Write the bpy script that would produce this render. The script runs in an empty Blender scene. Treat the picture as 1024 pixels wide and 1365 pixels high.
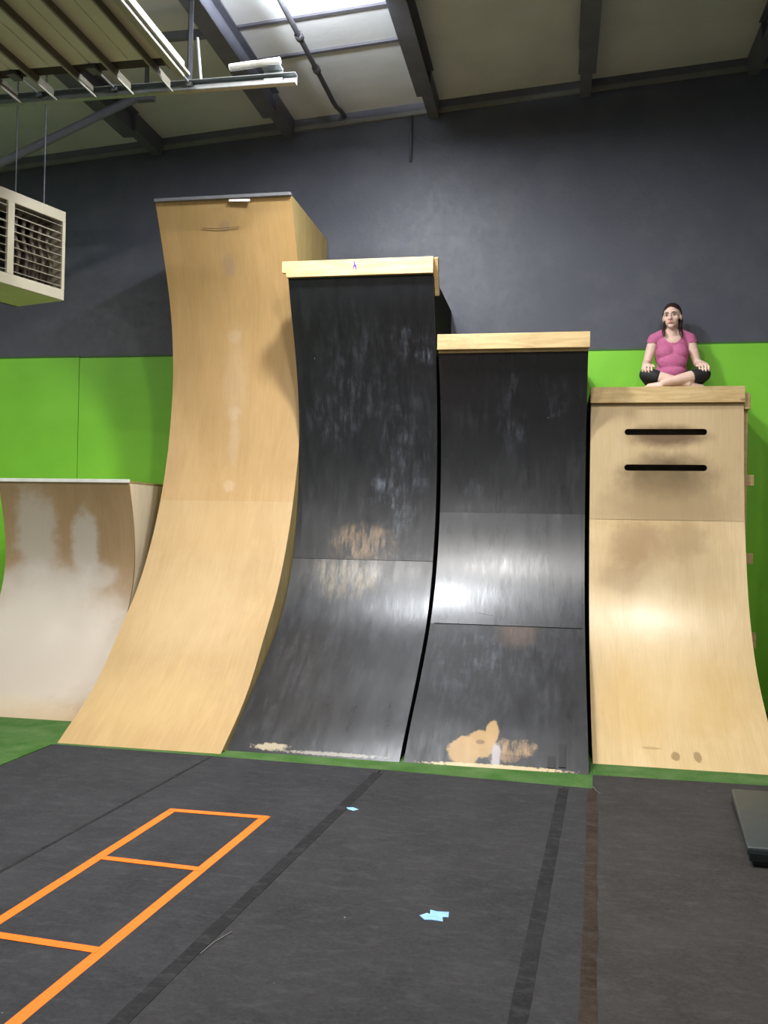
import bpy, bmesh, math, random
from mathutils import Vector, Matrix
random.seed(7)
D = bpy.data
S = bpy.context.scene
COL = S.collection
PI = math.pi

# ---------------------------------------------------------------- helpers
def link(name, me, mat=None, parent=None):
    o = D.objects.new(name, me)
    COL.objects.link(o)
    if mat is not None and me is not None:
        for m in (mat if isinstance(mat, (list, tuple)) else [mat]):
            me.materials.append(m)
    if parent is not None:
        o.parent = parent
    return o

def obj(name, bm, mat=None, parent=None, smooth=False, normals=True):
    if normals:
        bmesh.ops.recalc_face_normals(bm, faces=bm.faces)
    me = D.meshes.new(name)
    bm.to_mesh(me); bm.free()
    if smooth:
        for p in me.polygons: p.use_smooth = True
    return link(name, me, mat, parent)

def empty(name, loc=(0, 0, 0)):
    o = D.objects.new(name, None); COL.objects.link(o)
    o.location = loc; o.empty_display_size = .1
    return o

def tag(o, label=None, cat=None, group=None, kind=None):
    if label: o['label'] = label
    if cat: o['category'] = cat
    if group: o['group'] = group
    if kind: o['kind'] = kind
    return o

def box(bm, x0, x1, y0, y1, z0, z1, bev=0):
    r = bmesh.ops.create_cube(bm, size=1)
    M = Matrix.Translation(((x0+x1)/2, (y0+y1)/2, (z0+z1)/2)) @ Matrix.Diagonal((x1-x0, y1-y0, z1-z0, 1))
    bmesh.ops.transform(bm, matrix=M, verts=r['verts'])
    if bev:
        es = list({e for v in r['verts'] for e in v.link_edges})
        bmesh.ops.bevel(bm, geom=es, offset=bev, segments=2, affect='EDGES', profile=.5)
    return r['verts']

def tube(bm, pts, r, seg=10, caps=True):
    """swept tube along pts; r a number or list"""
    pts = [Vector(p) for p in pts]
    n = len(pts)
    rs = r if isinstance(r, (list, tuple)) else [r]*n
    rings = []
    up = None
    for i, p in enumerate(pts):
        t = (pts[min(i+1, n-1)] - pts[max(i-1, 0)]).normalized()
        if up is None:
            up = Vector((0, 0, 1)) if abs(t.z) < .9 else Vector((1, 0, 0))
        a = t.cross(up).normalized(); b = a.cross(t).normalized(); up = b
        rings.append([bm.verts.new(p + (a*math.cos(2*PI*k/seg) + b*math.sin(2*PI*k/seg))*rs[i]) for k in range(seg)])
    for i in range(n-1):
        for k in range(seg):
            bm.faces.new((rings[i][k], rings[i][(k+1) % seg], rings[i+1][(k+1) % seg], rings[i+1][k]))
    if caps:
        bm.faces.new(rings[0]); bm.faces.new(list(reversed(rings[-1])))

def prism_z(bm, poly, z0, z1):
    a = [bm.verts.new((x, y, z0)) for x, y in poly]
    b = [bm.verts.new((x, y, z1)) for x, y in poly]
    n = len(poly)
    bm.faces.new(a); bm.faces.new(b)
    for i in range(n):
        bm.faces.new((a[i], a[(i+1) % n], b[(i+1) % n], b[i]))

def prism_x(bm, poly, x0, x1):
    a = [bm.verts.new((x0, y, z)) for y, z in poly]
    b = [bm.verts.new((x1, y, z)) for y, z in poly]
    n = len(poly)
    bm.faces.new(a); bm.faces.new(b)
    for i in range(n):
        bm.faces.new((a[i], a[(i+1) % n], b[(i+1) % n], b[i]))

# ---------------------------------------------------------------- node materials
class N:
    def __init__(s, name, rough=.6, spec=.5):
        s.m = D.materials.new(name); s.m.use_nodes = True
        s.nt = s.m.node_tree; s.nt.nodes.clear()
        s.out = s.nt.nodes.new('ShaderNodeOutputMaterial')
        s.b = s.nt.nodes.new('ShaderNodeBsdfPrincipled')
        s.nt.links.new(s.b.outputs[0], s.out.inputs[0])
        s.b.inputs['Roughness'].default_value = rough
        s.b.inputs['Specular IOR Level'].default_value = spec
        s.tc = s.nt.nodes.new('ShaderNodeTexCoord')
    def new(s, t, **kw):
        n = s.nt.nodes.new(t)
        for k, v in kw.items(): setattr(n, k, v)
        return n
    def L(s, a, b): s.nt.links.new(a, b)
    def inp(s, sock, v):
        if hasattr(v, 'links') or hasattr(v, 'is_output'): s.L(v, sock)
        else: sock.default_value = v
    def coord(s, kind='Object', scale=(1, 1, 1), loc=(0, 0, 0)):
        mp = s.new('ShaderNodeMapping')
        s.L(s.tc.outputs[kind], mp.inputs[0])
        mp.inputs['Scale'].default_value = scale; mp.inputs['Location'].default_value = loc
        return mp.outputs[0]
    def noise(s, co, scale=5, detail=4, rough=.55, dist=0):
        n = s.new('ShaderNodeTexNoise'); s.L(co, n.inputs['Vector'])
        n.inputs['Scale'].default_value = scale; n.inputs['Detail'].default_value = detail
        n.inputs['Roughness'].default_value = rough; n.inputs['Distortion'].default_value = dist
        return n.outputs['Fac']
    def ramp(s, fac, stops):
        r = s.new('ShaderNodeValToRGB'); s.L(fac, r.inputs[0])
        e = r.color_ramp.elements
        while len(e) < len(stops): e.new(.5)
        for i, (p, c) in enumerate(stops):
            e[i].position = p
            e[i].color = (c, c, c, 1) if isinstance(c, (int, float)) else (*c, 1)
        return r.outputs[0]
    def math(s, op, a, b=0, clamp=False):
        n = s.new('ShaderNodeMath', operation=op, use_clamp=clamp)
        s.inp(n.inputs[0], a); s.inp(n.inputs[1], b)
        return n.outputs[0]
    def mix(s, fac, a, b, mode='MIX'):
        n = s.new('ShaderNodeMix', data_type='RGBA', blend_type=mode)
        s.inp(n.inputs[0], fac)
        for i, v in ((6, a), (7, b)):
            if isinstance(v, tuple): n.inputs[i].default_value = (*v, 1)
            else: s.L(v, n.inputs[i])
        return n.outputs[2]
    def blob(s, co, cx, cy, rx, ry, edge=.5, wob=.35, wsc=6):
        """soft ragged ellipse in the uv plane -> 0..1"""
        sx = s.new('ShaderNodeSeparateXYZ'); s.L(co, sx.inputs[0])
        dx = s.math('DIVIDE', s.math('SUBTRACT', sx.outputs[0], cx), rx)
        dy = s.math('DIVIDE', s.math('SUBTRACT', sx.outputs[1], cy), ry)
        d = s.math('SQRT', s.math('ADD', s.math('MULTIPLY', dx, dx), s.math('MULTIPLY', dy, dy)))
        n = s.noise(co, wsc, 5, .65)
        d = s.math('ADD', d, s.math('MULTIPLY', s.math('SUBTRACT', n, .5), wob*2))
        mr = s.new('ShaderNodeMapRange', interpolation_type='SMOOTHSTEP')
        s.L(d, mr.inputs[0])
        mr.inputs[1].default_value = 1+edge/2; mr.inputs[2].default_value = 1-edge/2
        return mr.outputs[0]
    def bump(s, h, strength=.2, dist=.01):
        n = s.new('ShaderNodeBump'); s.L(h, n.inputs['Height'])
        n.inputs['Strength'].default_value = strength; n.inputs['Distance'].default_value = dist
        s.L(n.outputs[0], s.b.inputs['Normal'])
    def col(s, v):
        s.inp(s.b.inputs['Base Color'], (*v, 1) if isinstance(v, tuple) else v)
    def set(s, k, v): s.inp(s.b.inputs[k], v)

def simple(name, c, rough=.6, metal=0, spec=.5, var=.12, sc=6, bump=0):
    n = N(name, rough, spec)
    co = n.coord()
    f = n.noise(co, sc, 4)
    a = tuple(x*(1-var) for x in c); b = tuple(min(1, x*(1+var)) for x in c)
    n.col(n.ramp(f, [(.3, a), (.7, b)]))
    n.set('Metallic', metal)
    if bump: n.bump(n.noise(co, sc*8, 3), bump)
    return n.m

def srgb(r, g, b):
    f = lambda c: (c/255/12.92) if c/255 <= .04045 else ((c/255+.055)/1.055)**2.4
    return (f(r), f(g), f(b))

def ply(name, light, dark, rough=.45, stains=(), spec=.5, coat=0, uv=True, grain_axis='v'):
    # coat: strength of a varnish layer over the wood
    """plywood: long soft grain figure + fine fibres + big blotches; stains: (cx,cy,rx,ry,edge,strength,colour,wob)"""
    n = N(name, rough, spec)
    k = 'UV' if uv else 'Object'
    sc = (1, .22, 1) if grain_axis == 'v' else (.22, 1, 1)
    if not uv: sc = (1, 1, .2)
    co = n.coord(k, sc); co2 = n.coord(k, (1, 1, 1))
    fig = n.noise(co, 5.5, 5, .6, 1.4)
    fib = n.noise(n.coord(k, tuple(c*9 if c == 1 else c*1.5 for c in sc)), 9, 3, .6)
    blot = n.noise(co2, 1.7, 3)
    c = n.ramp(fig, [(.25, dark), (.5, tuple((a+b)/2 for a, b in zip(light, dark))), (.75, light)])
    c = n.mix(n.math('MULTIPLY', n.ramp(fib, [(.35, 1), (.6, 0)]), .18), c, tuple(x*.6 for x in dark))
    c = n.mix(n.math('MULTIPLY', n.ramp(blot, [(.35, 0), (.7, 1)]), .25), c, tuple(x*.8 for x in dark))
    for st in stains:
        cx, cy, rx, ry, ed, a, colr = st[:7]
        wob = st[7] if len(st) > 7 else .35
        ws = st[8] if len(st) > 8 else 6
        c = n.mix(n.math('MULTIPLY', n.blob(co2, cx, cy, rx, ry, ed, wob, ws), a), c, colr)
    n.col(c)
    n.set('Coat Weight', float(coat)); n.set('Coat Roughness', .27)
    n.set('Roughness', n.ramp(n.noise(co2, 4, 4), [(.3, rough*.85), (.7, min(1, rough*1.2))]))
    n.bump(n.noise(co, 6, 4), .12, .006)
    return n.m

def black_ply(name, base=(.012, .0125, .0145), rough=.3, scuffs=(), patches=(), haze=.5, seed=0, coat=0):
    n = N(name, rough, .5)
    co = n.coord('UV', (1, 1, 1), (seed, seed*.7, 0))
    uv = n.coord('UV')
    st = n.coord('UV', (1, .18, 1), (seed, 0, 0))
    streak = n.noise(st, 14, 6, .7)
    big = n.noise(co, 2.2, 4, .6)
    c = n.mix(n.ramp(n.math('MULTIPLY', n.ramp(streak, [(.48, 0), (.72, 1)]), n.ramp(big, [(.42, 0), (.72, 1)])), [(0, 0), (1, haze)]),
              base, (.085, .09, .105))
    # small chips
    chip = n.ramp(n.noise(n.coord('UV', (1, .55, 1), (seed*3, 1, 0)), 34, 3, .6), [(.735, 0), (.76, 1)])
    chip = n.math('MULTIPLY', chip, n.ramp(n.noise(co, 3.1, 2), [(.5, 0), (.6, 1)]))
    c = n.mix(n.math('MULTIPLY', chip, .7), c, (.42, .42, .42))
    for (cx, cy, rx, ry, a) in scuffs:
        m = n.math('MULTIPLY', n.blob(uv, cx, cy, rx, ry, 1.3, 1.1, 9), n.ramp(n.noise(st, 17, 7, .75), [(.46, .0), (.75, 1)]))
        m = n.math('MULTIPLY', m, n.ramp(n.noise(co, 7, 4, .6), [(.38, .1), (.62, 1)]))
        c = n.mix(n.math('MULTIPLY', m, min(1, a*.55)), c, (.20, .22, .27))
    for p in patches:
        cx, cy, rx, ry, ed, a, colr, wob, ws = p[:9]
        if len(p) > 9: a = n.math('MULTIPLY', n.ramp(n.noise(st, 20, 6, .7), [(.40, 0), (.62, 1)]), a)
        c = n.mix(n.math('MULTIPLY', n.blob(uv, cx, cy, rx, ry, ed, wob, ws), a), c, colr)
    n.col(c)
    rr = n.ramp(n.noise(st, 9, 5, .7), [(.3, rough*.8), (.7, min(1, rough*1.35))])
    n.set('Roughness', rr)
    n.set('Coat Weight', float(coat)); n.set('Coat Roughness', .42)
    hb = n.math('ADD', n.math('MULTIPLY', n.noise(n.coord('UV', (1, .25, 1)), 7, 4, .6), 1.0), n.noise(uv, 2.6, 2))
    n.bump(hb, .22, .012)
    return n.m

M = {}
GREEN = srgb(122, 196, 44)
M['wall_grey'] = None
def wall_mat():
    n = N('grey_painted_block', .46, .42)
    co = n.coord()
    f = n.noise(co, 1.3, 5, .6); g = n.noise(co, 14, 4, .6)
    c = n.ramp(f, [(.3, (.056, .061, .084)), (.7, (.070, .075, .101))])
    # scuffed, chalky handling marks on the paint above the jumps
    m = n.math('MULTIPLY', n.ramp(n.noise(co, 3.4, 5, .65), [(.45, 0), (.65, 1)]), .18)
    c = n.mix(m, c, (.14, .145, .16))
    n.col(c)
    n.set('Roughness', n.ramp(g, [(.3, .44), (.7, .54)]))
    n.bump(n.noise(co, 22, 5, .7), .28, .006)
    return n.m
M['wall_grey'] = wall_mat()
def green_mat():
    n = N('lime_green_painted_board', .5, .4)
    co = n.coord()
    c = n.ramp(n.noise(co, 2.2, 4), [(.3, (.195, .56, .03)), (.7, (.225, .62, .038))])
    sp = n.ramp(n.noise(co, 40, 2), [(.77, 0), (.79, 1)])
    c = n.mix(n.math('MULTIPLY', sp, .5), c, (.10, .30, .03))
    n.col(c); n.bump(n.noise(co, 30, 4), .12, .004)
    return n.m
M['green'] = green_mat()
M['green_edge'] = simple('dark_green_edge', (.03, .11, .012), .6)
M['roof'] = simple('grey_white_roof_insulation_film', (.57, .59, .62), .55, var=.1, sc=1.5, bump=.2)
M['wall_pale'] = simple('pale_painted_hall_wall', (.34, .34, .35), .7)
M['steel_dark'] = simple('dark_primer_steel', (.10, .105, .135), .55, var=.15)
M['steel_trim'] = simple('pale_steel_angle', (.17, .17, .165), .5)
M['galv'] = simple('galvanised_steel', (.36, .38, .39), .42, metal=.7, sc=25)
M['conduit'] = simple('grey_conduit', (.10, .10, .12), .5, metal=.3)
M['cream'] = simple('cream_enamel', (.50, .46, .35), .45, var=.06)
M['cream_dirty'] = simple('cream_enamel_grubby', (.40, .37, .29), .5, var=.2, sc=18)
M['tube_brown'] = simple('dark_brown_inner', (.10, .075, .055), .6, var=.3)  # dark brown shared by the heater tubes and slot backing
M['dark_in'] = simple('dark_interior', (.02, .018, .014), .8)
M['door_skin'] = simple('beige_door_sheet', (.62, .63, .54), .5, var=.08, sc=3)
M['door_rib'] = simple('door_rib_steel', (.115, .105, .075), .6, var=.1)
M['door_edge'] = simple('off_white_door_edge', (.34, .335, .29), .5, var=.06)
M['orange'] = simple('bright_orange_tape', (1.0, .17, .012), .45, var=.05, sc=20)
M['blue_tape'] = simple('pale_blue_tape', (.27, .52, .90), .5, var=.15, sc=30)
M['white_tape'] = simple('white_tape', (.75, .74, .70), .5)
M['pine'] = None
def pine_mat():
    n = N('pale_pine_board', .5, .4)
    co = n.coord('Object', (.35, 3, 3)); c2 = n.coord()
    f = n.noise(co, 7, 5, .6, 1.2)
    c = n.ramp(f, [(.25, (.46, .31, .13)), (.55, (.62, .45, .22)), (.8, (.70, .54, .30))])
    v = n.new('ShaderNodeTexVoronoi'); n.L(n.coord('Object', (1.7, 5, 5)), v.inputs['Vector']); v.inputs['Scale'].default_value = 1.1
    c = n.mix(n.math('MULTIPLY', n.ramp(v.outputs['Distance'], [(.045, 1), (.09, 0)]), .75), c, (.20, .10, .04))
    c = n.mix(n.math('MULTIPLY', n.ramp(n.noise(c2, 5, 5, .7), [(.5, 0), (.75, 1)]), .4), c, (.30, .20, .09))
    n.col(c); n.bump(f, .1, .004)
    return n.m
M['pine'] = pine_mat()
def floor_mat(name, a, b, seed=0, brown=0):
    n = N(name, .9, .06)
    co = n.coord('Object', (1, 1, 1), (seed, seed, 0))
    f = n.noise(co, 2.6, 5, .62); fl = n.noise(co, 60, 4, .7)
    c = n.ramp(f, [(.3, a), (.72, b)])
    c = n.mix(n.math('MULTIPLY', n.ramp(fl, [(.35, 0), (.65, 1)]), .35), c, tuple(x*1.45 for x in b))
    sm = n.ramp(n.noise(n.coord('Object', (1, 2.2, 1), (seed*2, 3, 0)), 8, 6, .75), [(.50, 0), (.72, 1)])
    c = n.mix(n.math('MULTIPLY', sm, .45), c, (.075, .075, .08))
    sp = n.ramp(n.noise(co, 42, 2), [(.80, 0), (.815, 1)])
    c = n.mix(n.math('MULTIPLY', sp, .6), c, (.40, .40, .40))
    n.col(c); n.bump(fl, .45, .004)
    return n.m
M['mat_a'] = floor_mat('charcoal_carpet_foam', (.025, .0255, .028), (.040, .0405, .044), 0)
M['mat_b'] = floor_mat('charcoal_carpet_foam_worn', (.026, .026, .027), (.041, .0405, .042), 5)
M['mat_c'] = floor_mat('charcoal_carpet_foam_brownish', (.030, .028, .0265), (.045, .042, .040), 9)
M['seam_black'] = floor_mat('black_seam_tape', (.014, .014, .015), (.026, .026, .027), 2)
M['seam_brown'] = floor_mat('brown_black_seam_tape', (.020, .014, .010), (.045, .033, .025), 3)
M['concrete'] = simple('grey_concrete', (.16, .155, .15), .8, bump=.3)
def turf_mat():
    n = N('green_artificial_turf', .85, .2)
    co = n.coord()
    f = n.noise(co, 90, 4, .7); g = n.noise(co, 5, 4)
    c = n.ramp(f, [(.3, (.018, .075, .010)), (.7, (.075, .19, .035))])
    c = n.mix(n.math('MULTIPLY', n.ramp(g, [(.35, 0), (.7, 1)]), .5), c, (.16, .24, .10))
    n.col(c); n.bump(f, .9, .012)
    return n.m
M['turf'] = turf_mat()
M['vinyl'] = simple('black_vinyl', (.010, .014, .014), .42, var=.2, sc=12, bump=.1)
M['vinyl_grey'] = simple('dark_grey_green_vinyl', (.026, .034, .036), .5, var=.15, sc=10, bump=.1)

# ---------------------------------------------------------------- setting: hall shell
W = 8.71                       # depth of the back wall
XL, XR, YN = -9.0, 8.0, -9.0
def zr(x): return 5.77 + .07*x  # underside of the sloping roof

bm = bmesh.new(); box(bm, XL, XR, YN, W+.2, -.25, -.035)
tag(obj('floor', bm, M['concrete']), kind='structure')
bm = bmesh.new()
prism_pts = [(XL, zr(XL)), (XR, zr(XR)), (XR, zr(XR)+.15), (XL, zr(XL)+.15)]
a = [bm.verts.new((x, YN, z)) for x, z in prism_pts]; b = [bm.verts.new((x, W+.2, z)) for x, z in prism_pts]
bm.faces.new(a); bm.faces.new(b)
for i in range(4): bm.faces.new((a[i], a[(i+1) % 4], b[(i+1) % 4], b[i]))
tag(obj('ceiling', bm, M['roof']), kind='structure')
def wall_y(name, y0, y1, mat):
    bm = bmesh.new()
    pts = [(XL, -.25), (XR, -.25), (XR, zr(XR)), (XL, zr(XL))]
    a = [bm.verts.new((x, y0, z)) for x, z in pts]; b = [bm.verts.new((x, y1, z)) for x, z in pts]
    bm.faces.new(a); bm.faces.new(b)
    for i in range(4): bm.faces.new((a[i], a[(i+1) % 4], b[(i+1) % 4], b[i]))
    return tag(obj(name, bm, mat), kind='structure')
wall_y('wall_back', W, W+.2, M['wall_grey'])
wall_y('wall_front', YN-.2, YN, M['wall_pale'])
bm = bmesh.new(); box(bm, XL-.2, XL, YN, W+.2, -.25, zr(XL)); tag(obj('wall_left', bm, M['wall_pale']), kind='structure')
bm = bmesh.new(); box(bm, XR, XR+.2, YN, W+.2, -.25, zr(XR)); tag(obj('wall_right', bm, M['wall_pale']), kind='structure')
# lime green lower wall boards, butted edge to edge; the boards right of the jumps stand a little taller
k = 1
for x0, x1, zt in ((XL, -7.31, 3.265), (-7.305, -4.872, 3.268), (-4.866, -2.43, 3.262), (-2.425, .0, 3.252), (.005, 1.02, 3.246), (1.025, 3.46, 3.293), (3.465, XR, 3.293)):
    bm = bmesh.new(); box(bm, x0, x1, W-.014, W, -.035, zt, .0025)
    t = tag(obj('trim_%d' % k, bm, M['green']), kind='structure'); k += 1
    bm = bmesh.new(); box(bm, x0, x1, W-.010, W, zt, zt+.020)
    obj('board_top_edge', bm, M['green_edge'], t)
# pale angle under the roof along the back wall
bm = bmesh.new()
for dz0, dz1, y0 in ((-.115, -.075, W-.03),):
    pts = [(XL, zr(XL)+dz0), (XR, zr(XR)+dz0), (XR, zr(XR)+dz1), (XL, zr(XL)+dz1)]
    a = [bm.verts.new((x, y0, z)) for x, z in pts]; b = [bm.verts.new((x, W, z)) for x, z in pts]
    bm.faces.new(a); bm.faces.new(b)
    for i in range(4): bm.faces.new((a[i], a[(i+1) % 4], b[(i+1) % 4], b[i]))
tag(obj('trim_8', bm, M['steel_trim']), kind='structure')
bm = bmesh.new()  # dark strip standing in for the shadowed gap above the pale angle
pts = [(XL, zr(XL)-.075), (XR, zr(XR)-.075), (XR, zr(XR)-.0), (XL, zr(XL)-.0)]
a = [bm.verts.new((x, W-.022, z)) for x, z in pts]; b = [bm.verts.new((x, W, z)) for x, z in pts]
bm.faces.new(a); bm.faces.new(b)
for i in range(4): bm.faces.new((a[i], a[(i+1) % 4], b[(i+1) % 4], b[i]))
tag(obj('trim_9', bm, M['steel_dark']), kind='structure')

# roof beams: I sections hung under the roof, running away from the viewer to the wall
beam_names = {
 -4.05: 'dark steel roof beam furthest left, behind the raised door track',
 -2.66: 'dark steel roof beam crossing just behind the spring bumper',
 -1.22: 'dark steel roof beam beside the bright glare of the lamp',
 .20: 'dark steel roof beam pointing straight up above the second black jump',
 1.68: 'dark steel roof beam at the top right corner of the photo'}
for x in (-4.05, -2.66, -1.22, .20, 1.68):
    t = empty('roof_beam', (x, W, zr(x)))
    z = 0
    yb = -.62       # flange stops short of the wall, the web runs on
    bm = bmesh.new(); box(bm, -.012, .012, -9, yb, -.225, 0); obj('web', bm, M['steel_dark'], t)
    bm = bmesh.new(); box(bm, -.075, .075, -9, yb, -.237, -.225); obj('bottom_flange', bm, M['steel_dark'], t)
    bm = bmesh.new(); box(bm, -.075, .075, -9, yb, -.012, 0); obj('top_flange', bm, M['steel_dark'], t)
    bm = bmesh.new(); box(bm, -.05, .05, yb, -.03, -.17, 0); obj('end_bracket', bm, M['steel_dark'], t)
    tag(t, beam_names[x], 'roof beam', 'roof beams running to the back wall')
# cross straps under the insulation between the beams
for i, (y, x0, x1, lab) in enumerate(((6.97, -2.58, -1.30, 'thin grey strap under the roof, nearer the lamp glare'),
                                      (7.50, -2.58, -1.30, 'thin grey strap under the roof, nearer the back wall'))):
    bm = bmesh.new()
    p = [(x0, zr(x0)), (x1, zr(x1))]
    vs = [(x0, y-.02, zr(x0)-.02), (x1, y-.02, zr(x1)-.02), (x1, y+.02, zr(x1)-.02), (x0, y+.02, zr(x0)-.02)]
    a = [bm.verts.new(v) for v in vs]; b = [bm.verts.new((v[0], v[1], v[2]+.019)) for v in vs]
    bm.faces.new(a); bm.faces.new(b)
    for q in range(4): bm.faces.new((a[q], a[(q+1) % 4], b[(q+1) % 4], b[q]))
    tag(obj('roof_strap', bm, M['conduit']), lab, 'strap')
bm = bmesh.new(); box(bm, -3.98, -2.74, 6.66, 6.71, 5.36, 5.42)
tag(obj('cross_strut', bm, M['steel_dark']), 'short dark strut between the two left roof beams above the door edge', 'strut')
# conduit under the roof, dropping to the wall
bm = bmesh.new()
x = -2.07
tube(bm, [(x, -2, zr(x)-.16), (x, 7.9, zr(x)-.16), (x-.005, 8.1, zr(x)-.155), (x-.02, 8.3, zr(x)-.12), (x-.03, 8.5, zr(x)-.06), (x-.03, 8.68, zr(x)-.04)], .021, 10)
for yy in (6.97, 7.5): tube(bm, [(x, yy-.03, zr(x)-.16), (x, yy+.03, zr(x)-.16)], .034, 10)
tag(obj('ceiling_conduit', bm, M['conduit'], smooth=True), 'thin grey pipe running along the roof and bending down to the wall', 'pipe')
bm = bmesh.new(); tube(bm, [(-1.44, W-.016, 5.60), (-1.44, W-.016, 5.11)], .014, 8)
tag(obj('wall_conduit', bm, M['conduit'], smooth=True), 'short thin vertical pipe high on the dark wall under a beam', 'pipe')
# slanting brace in the far upper left
bm = bmesh.new(); tube(bm, [(-5.95, 7.2, 4.256), (-3.50, 7.2, 5.21)], .036, 12)
v = box(bm, -3.56, -3.40, 7.17, 7.23, 5.15, 5.28)
tube(bm, [(-3.47, 7.2, 5.2), (-3.47, 7.2, zr(-3.47)-.01)], .02, 8)
tag(obj('diagonal_brace', bm, M['steel_dark'], smooth=False), 'dark slanting pipe brace above the hanging heater', 'brace')

# ---------------------------------------------------------------- raised sectional door and its track
t = empty('overhead_door', (-2.57, 5.75, 4.72))
tag(t, 'raised beige sectional overhead door, ribbed underside showing, at top left', 'door')
ribx = [-2.74, -3.04, -3.33, -3.64, -3.93, -4.22, -4.52, -4.81, -5.10]
secs = [(-2.62, -3.19), (-3.195, -3.785), (-3.79, -4.37), (-4.375, -4.96), (-4.965, -5.55)]
for a_, b_ in secs:
    bm = bmesh.new(); box(bm, b_+2.57, a_+2.57, -3.05, 0, 0, .045, .004)
    # shallow long beads pressed in each section
    m = (a_+b_)/2+2.57
    for q in (-.14, .0, .14): box(bm, m+q-.006, m+q+.006, -3.0, -.02, -.006, .002)
    obj('door_section', bm, M['door_skin'], t)
for x in ribx:
    bm = bmesh.new()
    box(bm, x+2.57-.003, x+2.57+.003, -3.05, .30, -.065, .0)
    box(bm, x+2.57-.035, x+2.57-.0, -3.05, .16, -.012, -.004)
    r_ = obj('rib', bm, M['door_rib'], t)
    bm = bmesh.new(); box(bm, x+2.57+.003, x+2.57+.012, -3.05, .33, -.072, -.060); obj('rib_lip', bm, M['door_edge'], r_)
bm = bmesh.new(); box(bm, -.05, .0, -3.05, .16, -.06, .05, .006); box(bm, .004, .022, -3.05, .2, -.03, -.012)
obj('bottom_edge', bm, M['door_edge'], t)
bm = bmesh.new(); box(bm, -3.0, -.03, .0, .12, .01, .06); obj('end_stile', bm, M['dark_in'], t)
for x in (-2.62, -3.19, -3.79, -4.37, -4.96):
    bm = bmesh.new(); tube(bm, [(x+2.57, .08, .0), (x+2.57, .34, .0)], .008, 8); tube(bm, [(x+2.57, .345, .0), (x+2.57, .37, .0)], .024, 12)
    rr = obj('roller', bm, M['galv'], t)
    bm = bmesh.new(); box(bm, x+2.57-.035, x+2.57+.035, .0, .1, -.03, .0, .004); obj('roller_bracket', bm, M['conduit'], rr)

t = empty('door_track', (-1.83, 6.13, 4.69))
tag(t, 'galvanised steel door track with spring bumper near its free end', 'track')
bm = bmesh.new()
box(bm, -4.6, 0, .0, .004, -.03, .035)
box(bm, -4.6, 0, -.045, .0, -.034, -.030); box(bm, -4.6, 0, -.05, .0, .035, .039)
box(bm, -4.6, 0, -.05, -.046, -.032, -.018)
obj('rail', bm, M['galv'], t)
bm = bmesh.new()
tube(bm, [(-.47, -.08, .085), (-.12, -.08, .105)], .015, 14)
hel = []
for i in range(0, 18*12+1):
    a_ = i/12*2*PI; s_ = i/(18*12)
    hel.append((-.47+.2*s_, -.08+.022*math.cos(a_), .085+.012*s_+.022*math.sin(a_)))
tube(bm, hel, .0042, 5)
tube(bm, [(-.28, -.08, .096), (-.10, -.08, .107)], .024, 16)
obj('spring_bumper', bm, M['white_tape'], t, smooth=True)
bm = bmesh.new()
box(bm, -.24, -.10, -.012, -.006, .0, .09); box(bm, -.24, -.10, -.09, -.006, .078, .083)
obj('bumper_bracket', bm, M['galv'], t)
for x in (-.80,):
    bm = bmesh.new(); box(bm, x-.018, x+.018, .006, .011, .0, .83-.02); box(bm, x-.018, x-.013, .006, .045, .0, .81); obj('hanger', bm, M['steel_dark'], t)
    bm = bmesh.new()
    tube(bm, [(x+.09, .0, .03), (x+.055, .0, .36)], .011, 8); obj('hanger_strap', bm, M['galv'], t)

# ---------------------------------------------------------------- hanging gas heater
d1 = Vector((.29, .957, 0)).normalized(); d2 = Vector((-d1.y, d1.x, 0))
t = empty('unit_heater', (-3.956, 6.8, 3.37))
t.rotation_euler = (0, 0, math.atan2(d1.y, d1.x))   # local +x = d1 (away), local +y = d2 (behind the grille)
tag(t, 'cream louvred unit heater hanging at the left edge of the photo', 'heater')
WH, HH, DH = 1.06, .72, .55
bm = bmesh.new()
# shell with open front: five sheets
box(bm, -WH, 0, .02, DH, 0, .02); box(bm, -WH, 0, .02, DH, HH-.02, HH)
box(bm, -WH, -WH+.02, .02, DH, .02, HH-.02); box(bm, -.02, 0, .02, DH, .02, HH-.02); box(bm, -WH, 0, DH-.02, DH, 0, HH)
obj('casing', bm, M['cream'], t)
bm = bmesh.new()
box(bm, -WH, 0, 0, .02, 0, .085, .003); box(bm, -WH, 0, 0, .02, HH-.085, HH, .003)
box(bm, -WH, -WH+.03, 0, .02, .085, HH-.085); box(bm, -.03, 0, 0, .02, .085, HH-.085); box(bm, -.565, -.505, -.002, .02, .085, HH-.085)
obj('front_frame', bm, M['cream'], t)
bm = bmesh.new(); box(bm, -WH+.02, -.02, .40, .42, .02, HH-.02); obj('heat_exchanger_back', bm, M['dark_in'], t)
for x0, x1 in ((-WH+.03, -.565), (-.505, -.03)):
    nb = 9
    for i in range(nb):
        z = .115 + i*(HH-.23)/(nb-1)
        bm = bmesh.new()
        v = box(bm, x0, x1, -.018, .018, -.002, .002)
        ang = math.radians(random.choice((22, 30, 38)) if i > 5 else random.choice((6, 10, 14)))
        bmesh.ops.rotate(bm, verts=bm.verts, cent=(0, 0, 0), matrix=Matrix.Rotation(ang, 3, 'X'))
        bmesh.ops.translate(bm, verts=bm.verts, vec=(0, .022, z))
        obj('louvre', bm, M['cream_dirty'], t)
    for i in range(6):
        bm = bmesh.new()
        xx = x0 + .04 + i*(x1-x0-.08)/5
        tube(bm, [(xx, .12, .10), (xx+.03, .12, .30), (xx-.02, .12, .45), (xx, .12, HH-.1)], .018, 8)
        obj('heat_tube', bm, M['tube_brown'], t, smooth=True)
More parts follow.
